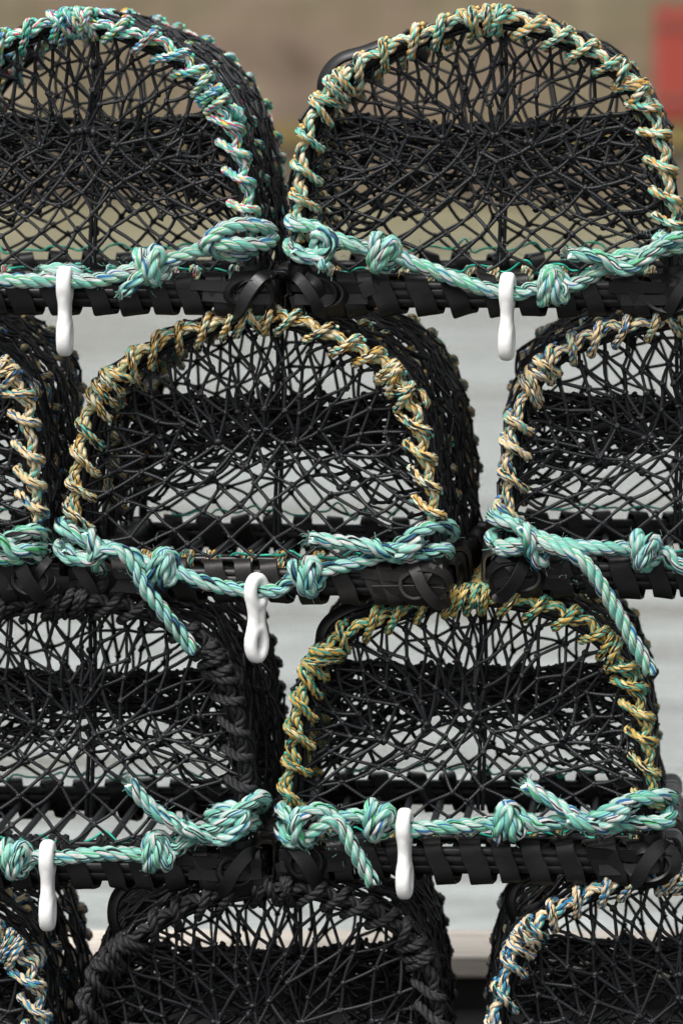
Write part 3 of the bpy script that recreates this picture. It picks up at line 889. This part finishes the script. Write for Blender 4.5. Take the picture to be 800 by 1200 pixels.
# middle row, centre
green_rope('mint green rope sagging across the central orange laced creel, one cut tail hanging down',
  [hook_loop_left(80, 617, 646) + [(100, 628), (122, 636), (142, 642), (160, 647, 33)] + knot((192, 661), 16, -1) + [(226, 673), (252, 681), (278, 686), (304, 688, 30), (332, 686)] + knot((361, 671), -18) + [(394, 661), (420, 655), (442, 648), (458, 640, 36), (474, 630, 42), (492, 618, 38), (512, 612, 30), (527, 616, 12), (528, 630, -14), (514, 640, -26), (508, 650, -10), (524, 646, 12), (520, 640, 30), (498, 644, 32), (474, 648, 34), (452, 640, 44), (440, 634, 38)],
   [(366, 626, 36), (388, 630, 34), (412, 632, 36), (436, 636, 40), (458, 646, 36), (478, 640, 46), (492, 628, 40)],
   [(80, 640, 26), (96, 650, 30), (114, 650, 38), (128, 640, 44), (146, 640, 45), (160, 656, 46), (174, 682, 46), (192, 706, 44), (212, 732, 42), (232, 758, 40)],
   [(108, 620, 38), (116, 636, 44), (114, 652, 36), (120, 662, 26)]], tips=[((232, 758, 40), (.6, 0, -.8))])
# middle row, right
green_rope('mint green rope whose long cut tail falls over the mustard laced creel',
  [hook_loop_left(584, 606, 636) + [(606, 613), (626, 624), (650, 632), (678, 637), (706, 638), (724, 638, 33)] + knot((753, 641), 6) + [(786, 654), (806, 663), (860, 680), (930, 684), (990, 660), (1030, 632, 24)],
   [(582, 638, 26), (604, 634, 32), (628, 630, 40), (650, 636, 44), (670, 644, 46), (686, 656, 46), (704, 682, 44), (722, 712, 42), (742, 748, 40), (763, 784, 36)],
   [(612, 612, 42), (620, 626, 46), (622, 642, 38), (632, 656, 34), (638, 648, 24)]], tips=[((763, 784, 36), (.5, 0, -.86))])
# lower row, left
green_rope('mint green rope tied across the all black laced creel, cut end pointing up',
  [[(-130, 955, 24), (-100, 985), (-50, 998), (-12, 1000, 33)] + knot((22, 999), -4) + [(56, 1000, 31), (84, 998), (110, 995), (138, 994), (156, 994, 33)] + knot((186, 992), -8, -1) + [(217, 981), (236, 971), (256, 962, 40), (274, 948, 44), (290, 938, 38), (304, 930, 24), (310, 938, -2), (302, 950, -24), (290, 958, -20), (298, 962, 12), (288, 964, 30), (268, 972, 34), (248, 974, 38), (232, 966, 46), (222, 962, 44)],
   [(156, 911, 38), (168, 926, 38), (184, 942, 38), (204, 954, 40), (224, 966, 40), (246, 974, 34), (266, 974, 42), (284, 962, 46), (290, 950, 40), (276, 940, 36), (258, 944, 32), (248, 952, 28)]])
# lower row, right
green_rope('mint green rope tied across the mustard laced creel, short cut tail by its hook',
  [hook_loop_left(338, 950, 976) + [(348, 956, 36), (362, 944, 42), (382, 941, 42), (396, 952, 38), (412, 950, 36)] + knot((443, 955), 12) + [(474, 965, 31), (506, 964), (536, 962), (562, 960, 33)] + knot((594, 957), -4, -1) + [(626, 961), (650, 958), (674, 957), (692, 953, 38), (708, 944, 44), (728, 934, 40), (752, 929, 34), (774, 928, 24), (786, 936, 0), (776, 944, -22), (766, 952, -8), (784, 950, 14), (782, 956, 28), (758, 958, 32), (730, 958, 34), (704, 962, 38), (680, 956, 46), (668, 948, 44)],
   [(614, 912, 38), (632, 924, 38), (652, 936, 38), (672, 948, 40), (696, 960, 36), (716, 952, 46), (734, 940, 44)],
   [(342, 976, 26), (362, 974, 32), (376, 962, 40), (392, 952, 46), (404, 962, 46), (414, 982, 46), (426, 1004, 44), (440, 1028, 42)],
   [(354, 944, 36), (348, 956, 44), (350, 974, 38), (362, 984, 26)]], tips=[((440, 1028, 42), (.5, 0, -.86))])

# ------------------------------------------------------------------ white hooks
def make_hook(px, ytop, ybot, ang, lean, label, depth=31):
    """dog-bone shaped plastic hook: an eye round the rope, a waist, an open eye below"""
    H = (ybot - ytop) / S
    def ring(c, rx, rz, yaw, r):
        al = np.linspace(0, 2 * pi, 41)
        e = np.array([cos(yaw), sin(yaw), 0])
        return c + rx * np.cos(al)[:, None] * e + rz * np.sin(al)[:, None] * np.array([0, 0, 1.0])
    mb = MB()
    tr = 6.9 / S
    yw = radians(90 - ang)
    th = np.array([-sin(yw), cos(yw), 0])      # thickness direction of the flat bone
    wd = np.array([cos(yw), sin(yw), 0])
    for k in (-1, 1):
        mb.tubes(ring(np.array([0, 0, -24 / S]) + th * k * 2.3 / S, 9.5 / S, 16 / S, yw, tr), tr, 14)
        mb.tubes(ring(np.array([0, 0, -H + 25 / S]) + th * k * 2.3 / S, 9.0 / S, 17 / S, yw, tr), tr, 14)
        sh = spline([np.array([0, 0, -36 / S]) + wd * k * 7 / S, np.array([0, 0, -H * .5]) + wd * k * 4.0 / S, np.array([0, 0, -H + 38 / S]) + wd * k * 7 / S], 8)
        mb.tubes(sh, 7.7 / S, 14, caps=True)
    o = mb.build('white_hook', M['white'])
    rm = o.modifiers.new('r', 'REMESH'); rm.mode = 'VOXEL'; rm.voxel_size = 1.3 / S; rm.use_smooth_shade = True
    sm = o.modifiers.new('s', 'SMOOTH'); sm.iterations = 34; sm.factor = .5
    dg = bpy.context.evaluated_depsgraph_get()
    me = bpy.data.meshes.new_from_object(o.evaluated_get(dg))
    o.modifiers.clear(); o.data = me
    me.polygons.foreach_set('use_smooth', [True] * len(me.polygons))
    o.location = tuple(W(px, ytop, depth)); o.rotation_euler = (0, radians(lean), 0)
    tag(o, label, 'hook', 'white hooks hanging on the green ropes')

make_hook(80, 308, 417, 5, 0, 'white plastic hook hanging from the green rope under the red flecked creel')
make_hook(595, 315, 422, 10, 1, 'white plastic hook hanging from the green rope under the gold laced top creel')
make_hook(303, 665, 774, 46, 0, 'white plastic hook on the central creel, turned so its lower eye shows')
make_hook(60, 976, 1086, 6, 0, 'white plastic hook hanging from the green rope of the all black creel')
make_hook(475, 939, 1049, 12, 0, 'white plastic hook hanging from the green rope of the mustard laced creel')

# ------------------------------------------------------------------ quay, water, far wall
GZ = -0.222
WZ = CAM[2] - 2.25
def setting():
    # quay
    m, nt, b = newmat('dark_wet_concrete'); g = NB(nt); tc = g.n('ShaderNodeTexCoord')
    n = g.noise(3, 6, tc.outputs['Object'], .65)
    g.link(g.ramp(n, [(.3, (.008, .0078, .0075)), (.7, (.018, .0175, .017))]), b.inputs['Base Color'])
    b.inputs['Roughness'].default_value = .6
    g.link(g.bump(g.noise(60, 5, tc.outputs['Object']), .004), b.inputs['Normal'])
    mb = MB(); mb.box((-14, -14, WZ - 2), (14, 1.22, GZ))
    tag(mb.build('quay_ground', m, smooth=False), kind='structure')
    # timber kerb: pale weathered cap on tarred beam
    root = empty('timber_kerb', (0, 1.1, GZ))
    tag(root, 'low timber kerb with a pale weathered cap plank, along the quay edge behind the creels', 'kerb', kind='thing')
    m, nt, b = newmat('weathered_cap_timber'); g = NB(nt); tc = g.n('ShaderNodeTexCoord')
    mp = g.n('ShaderNodeMapping'); mp.inputs['Scale'].default_value = (3, 60, 60); g.link(tc.outputs['Object'], mp.inputs[0])
    n = g.noise(1.5, 6, mp.outputs[0], .6)
    g.link(g.ramp(n, [(.3, lin(176, 164, 148)), (.5, lin(208, 198, 184)), (.75, lin(224, 217, 206))]), b.inputs['Base Color'])
    b.inputs['Roughness'].default_value = .75
    g.link(g.bump(n, .004), b.inputs['Normal'])
    yk = 1.0; sc = 4800 / (6 + yk)
    zt = CAM[2] - (1120 - 30) / sc
    for x0, x1 in ((-4, -1.553), (-1.55, .247), (.25, 2.2), (2.203, 4.4)):
        mb = MB(); mb.box((x0, yk, zt - .040 - GZ), (x1 - .003, yk + .205, zt - GZ))
        mb.v = [v - np.array([0, 1.1, 0]) for v in mb.v]
        o = mb.build('cap_plank', m, root, smooth=False)
        bv = o.modifiers.new('b', 'BEVEL'); bv.width = .006; bv.segments = 2
    m2, nt, b = newmat('tarred_timber'); g = NB(nt); tc = g.n('ShaderNodeTexCoord')
    n = g.noise(20, 5, tc.outputs['Object'])
    g.link(g.ramp(n, [(.3, (.010, .009, .008)), (.7, (.026, .022, .018))]), b.inputs['Base Color']); b.inputs['Roughness'].default_value = .7
    mb = MB(); mb.box((-4, yk + .03 - 1.1, 0), (4.4, yk + .19 - 1.1, zt - .042 - GZ)); mb.build('tarred_beam', m2, root, smooth=False)
    # water
    m, nt, b = newmat('harbour_water'); g = NB(nt); tc = g.n('ShaderNodeTexCoord')
    mp = g.n('ShaderNodeMapping'); mp.inputs['Scale'].default_value = (.55, 1.3, 1); g.link(tc.outputs['Object'], mp.inputs[0])
    n1 = g.noise(1.1, 4, mp.outputs[0], .55)
    n2 = g.noise(6, 3, mp.outputs[0], .5)
    b.inputs['Base Color'].default_value = (.25, .27, .26, 1)
    n3 = g.noise(.35, 3, mp.outputs[0], .5)
    g.link(g.ramp(n3, [(.35, (.06, .06, .06)), (.65, (.34, .34, .34))]), b.inputs['Roughness'])
    b.inputs['IOR'].default_value = 1.33
    h = g.math('ADD', n1, g.math('MULTIPLY', n2, .22))
    g.link(g.bump(h, .45, 1.0), b.inputs['Normal'])
    mb = MB()
    V = np.array([[-400, 1.22, WZ], [400, 1.22, WZ], [400, 900, WZ], [-400, 900, WZ]], float)
    o = mb.verts(V); mb.q.append(np.array([[o, o + 1, o + 2, o + 3]])); mb.quv.append(np.zeros((1, 4, 2))); mb.qm.append(np.zeros(1, int))
    tag(mb.build('water', m, smooth=False), kind='structure')
    # added sheet before the far wall, its olive standing in for the wall's reflection
    m, nt, b = newmat('wall_reflection_olive'); g = NB(nt); tc = g.n('ShaderNodeTexCoord')
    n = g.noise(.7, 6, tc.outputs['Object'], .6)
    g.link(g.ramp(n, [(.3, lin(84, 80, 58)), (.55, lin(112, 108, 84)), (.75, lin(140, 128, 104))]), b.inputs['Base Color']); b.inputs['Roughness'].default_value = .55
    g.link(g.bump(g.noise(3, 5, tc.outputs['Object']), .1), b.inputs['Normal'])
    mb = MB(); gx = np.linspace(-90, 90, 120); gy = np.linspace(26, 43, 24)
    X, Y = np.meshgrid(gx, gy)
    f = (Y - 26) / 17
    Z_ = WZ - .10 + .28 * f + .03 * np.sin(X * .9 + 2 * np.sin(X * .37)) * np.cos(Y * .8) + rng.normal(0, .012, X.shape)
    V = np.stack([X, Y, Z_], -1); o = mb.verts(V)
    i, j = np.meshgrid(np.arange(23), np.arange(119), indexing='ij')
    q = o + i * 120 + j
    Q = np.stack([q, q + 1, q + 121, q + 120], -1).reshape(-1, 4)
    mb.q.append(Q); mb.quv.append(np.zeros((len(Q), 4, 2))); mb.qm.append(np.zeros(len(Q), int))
    tag(mb.build('wall_reflection_sheet', m), kind='structure')
    # far harbour wall
    D = 48.0
    m, nt, b = newmat('harbour_stone'); g = NB(nt); tc = g.n('ShaderNodeTexCoord')
    br = g.n('ShaderNodeTexBrick'); br.inputs['Scale'].default_value = 1
    br.inputs['Brick Width'].default_value = 1.15; br.inputs['Row Height'].default_value = .42; br.inputs['Mortar Size'].default_value = .025
    mp = g.n('ShaderNodeMapping'); mp.inputs['Rotation'].default_value = (radians(90), 0, 0); g.link(tc.outputs['Object'], mp.inputs[0])
    g.link(mp.outputs[0], br.inputs['Vector'])
    br.inputs['Color1'].default_value = (*lin(122, 106, 90), 1); br.inputs['Color2'].default_value = (*lin(80, 66, 54), 1); br.inputs['Mortar'].default_value = (*lin(74, 64, 56), 1)
    n = g.noise(.9, 6, tc.outputs['Object'], .6)
    n0 = g.noise(.42, 4, tc.outputs['Object'], .6)
    c = g.mix(.55, br.outputs['Color'], g.ramp(n, [(.3, lin(84, 70, 60)), (.7, lin(146, 132, 116))]))
    c = g.mix(.5, c, g.ramp(n0, [(.32, lin(58, 46, 38)), (.45, lin(122, 104, 86)), (.55, lin(98, 94, 62)), (.68, lin(158, 142, 124))]))
    g.link(c, b.inputs['Base Color']); b.inputs['Roughness'].default_value = .85
    g.link(g.bump(br.outputs['Fac'], .03), b.inputs['Normal'])
    root = empty('harbour_wall', (0, D - 6, WZ))
    tag(root, 'far brown stone harbour wall with a yellow weed band above dark wet stone', 'wall', kind='thing')
    mb = MB(); mb.box((-90, 0, 1.08), (90, 3, 3.1)); mb.build('upper_stonework', m, root, smooth=False)
    m, nt, b = newmat('wet_stone'); g = NB(nt); tc = g.n('ShaderNodeTexCoord')
    n = g.noise(1.5, 5, tc.outputs['Object'], .6)
    g.link(g.ramp(n, [(.35, lin(66, 56, 44)), (.7, lin(112, 98, 78))]), b.inputs['Base Color']); b.inputs['Roughness'].default_value = .6
    mb = MB(); mb.box((-90, -.05, -1), (90, 2.9, .86)); mb.build('wet_footing', m, root, smooth=False)
    m, nt, b = newmat('yellow_weed'); g = NB(nt); tc = g.n('ShaderNodeTexCoord')
    n = g.noise(2.5, 5, tc.outputs['Object'], .6)
    g.link(g.ramp(n, [(.3, lin(84, 72, 42)), (.7, lin(128, 110, 58))]), b.inputs['Base Color']); b.inputs['Roughness'].default_value = .8
    mb = MB(); mb.box((-90, -.11, .84), (90, 2.8, 1.10)); mb.build('weed_band', m, root, smooth=False)
    # red painted hatch on the wall
    m = plain('faded_red_paint', lin(142, 52, 40), .7)
    sc = 4800 / D
    x0 = CAM[0] + (766 - 640) / sc; zt_, zb_ = CAM[2] - (8 - 30) / sc, CAM[2] - (140 - 30) / sc
    root = empty('red_door', (x0 + .5, D - 6.02, zb_)); tag(root, 'blurred faded red door on the far brown wall, behind the gold laced creel', 'door', kind='thing')
    mb = MB(); mb.box((-.5, -.06, 0), (.65, .0, zt_ - zb_))
    for k in range(5): mb.box((-.5 + k * .23 + .005, -.085, .02), (-.5 + (k + 1) * .23 - .005, -.058, zt_ - zb_ - .02))
    mb.build('door_boards', m, root, smooth=False)
    iron = plain('rusty_iron', lin(110, 66, 54), .7)
    for z in (.2, (zt_ - zb_) - .25):
        mb = MB(); mb.box((-.48, -.11, z), (.6, -.083, z + .07)); mb.build('hinge_strap', iron, root, smooth=False)
setting()

# ------------------------------------------------------------------ light and camera
SUN_EL, SUN_AZ = 58, 215            # azimuth measured clockwise from +Y
w = bpy.data.worlds.new('World'); scene.world = w; w.use_nodes = True
nt = w.node_tree; bg = nt.nodes['Background']
sky = nt.nodes.new('ShaderNodeTexSky'); sky.sky_type = 'NISHITA'; sky.sun_disc = False
sky.sun_elevation = radians(SUN_EL); sky.sun_rotation = radians(SUN_AZ)
sky.air_density = 1.0; sky.dust_density = 4.0; sky.ozone_density = 1.0
hs = nt.nodes.new('ShaderNodeHueSaturation'); hs.inputs['Saturation'].default_value = .16
nt.links.new(sky.outputs[0], hs.inputs['Color']); nt.links.new(hs.outputs[0], bg.inputs['Color'])
bg.inputs['Strength'].default_value = .10
sun = bpy.data.lights.new('sun', 'SUN'); sun.energy = 1.5; sun.angle = radians(14); sun.color = (1, .975, .945)
so = bpy.data.objects.new('sun', sun); COL.objects.link(so)
az, el = radians(SUN_AZ), radians(SUN_EL)
d = np.array([sin(az) * cos(el), cos(az) * cos(el), sin(el)])
from mathutils import Vector
so.rotation_euler = Vector(tuple(d)).to_track_quat('Z', 'Y').to_euler()
so.location = (0, -3, 6)

cam = bpy.data.cameras.new('camera'); co = bpy.data.objects.new('camera', cam); COL.objects.link(co)
co.location = tuple(CAM); co.rotation_euler = (radians(90), 0, 0)
cam.sensor_fit = 'VERTICAL'; cam.sensor_height = 36; cam.sensor_width = 24
cam.lens = 36 * 6 / 1.5
cam.shift_x = -.30 / 1.5; cam.shift_y = (.75 - CAM[2]) / 1.5
cam.clip_start = .1; cam.clip_end = 2000
cam.dof.use_dof = True; cam.dof.focus_distance = 6.03; cam.dof.aperture_fstop = 3.6
scene.camera = co
scene.view_settings.view_transform = 'Standard'; scene.view_settings.look = 'None'
scene.view_settings.exposure = 1.15; scene.view_settings.gamma = 1
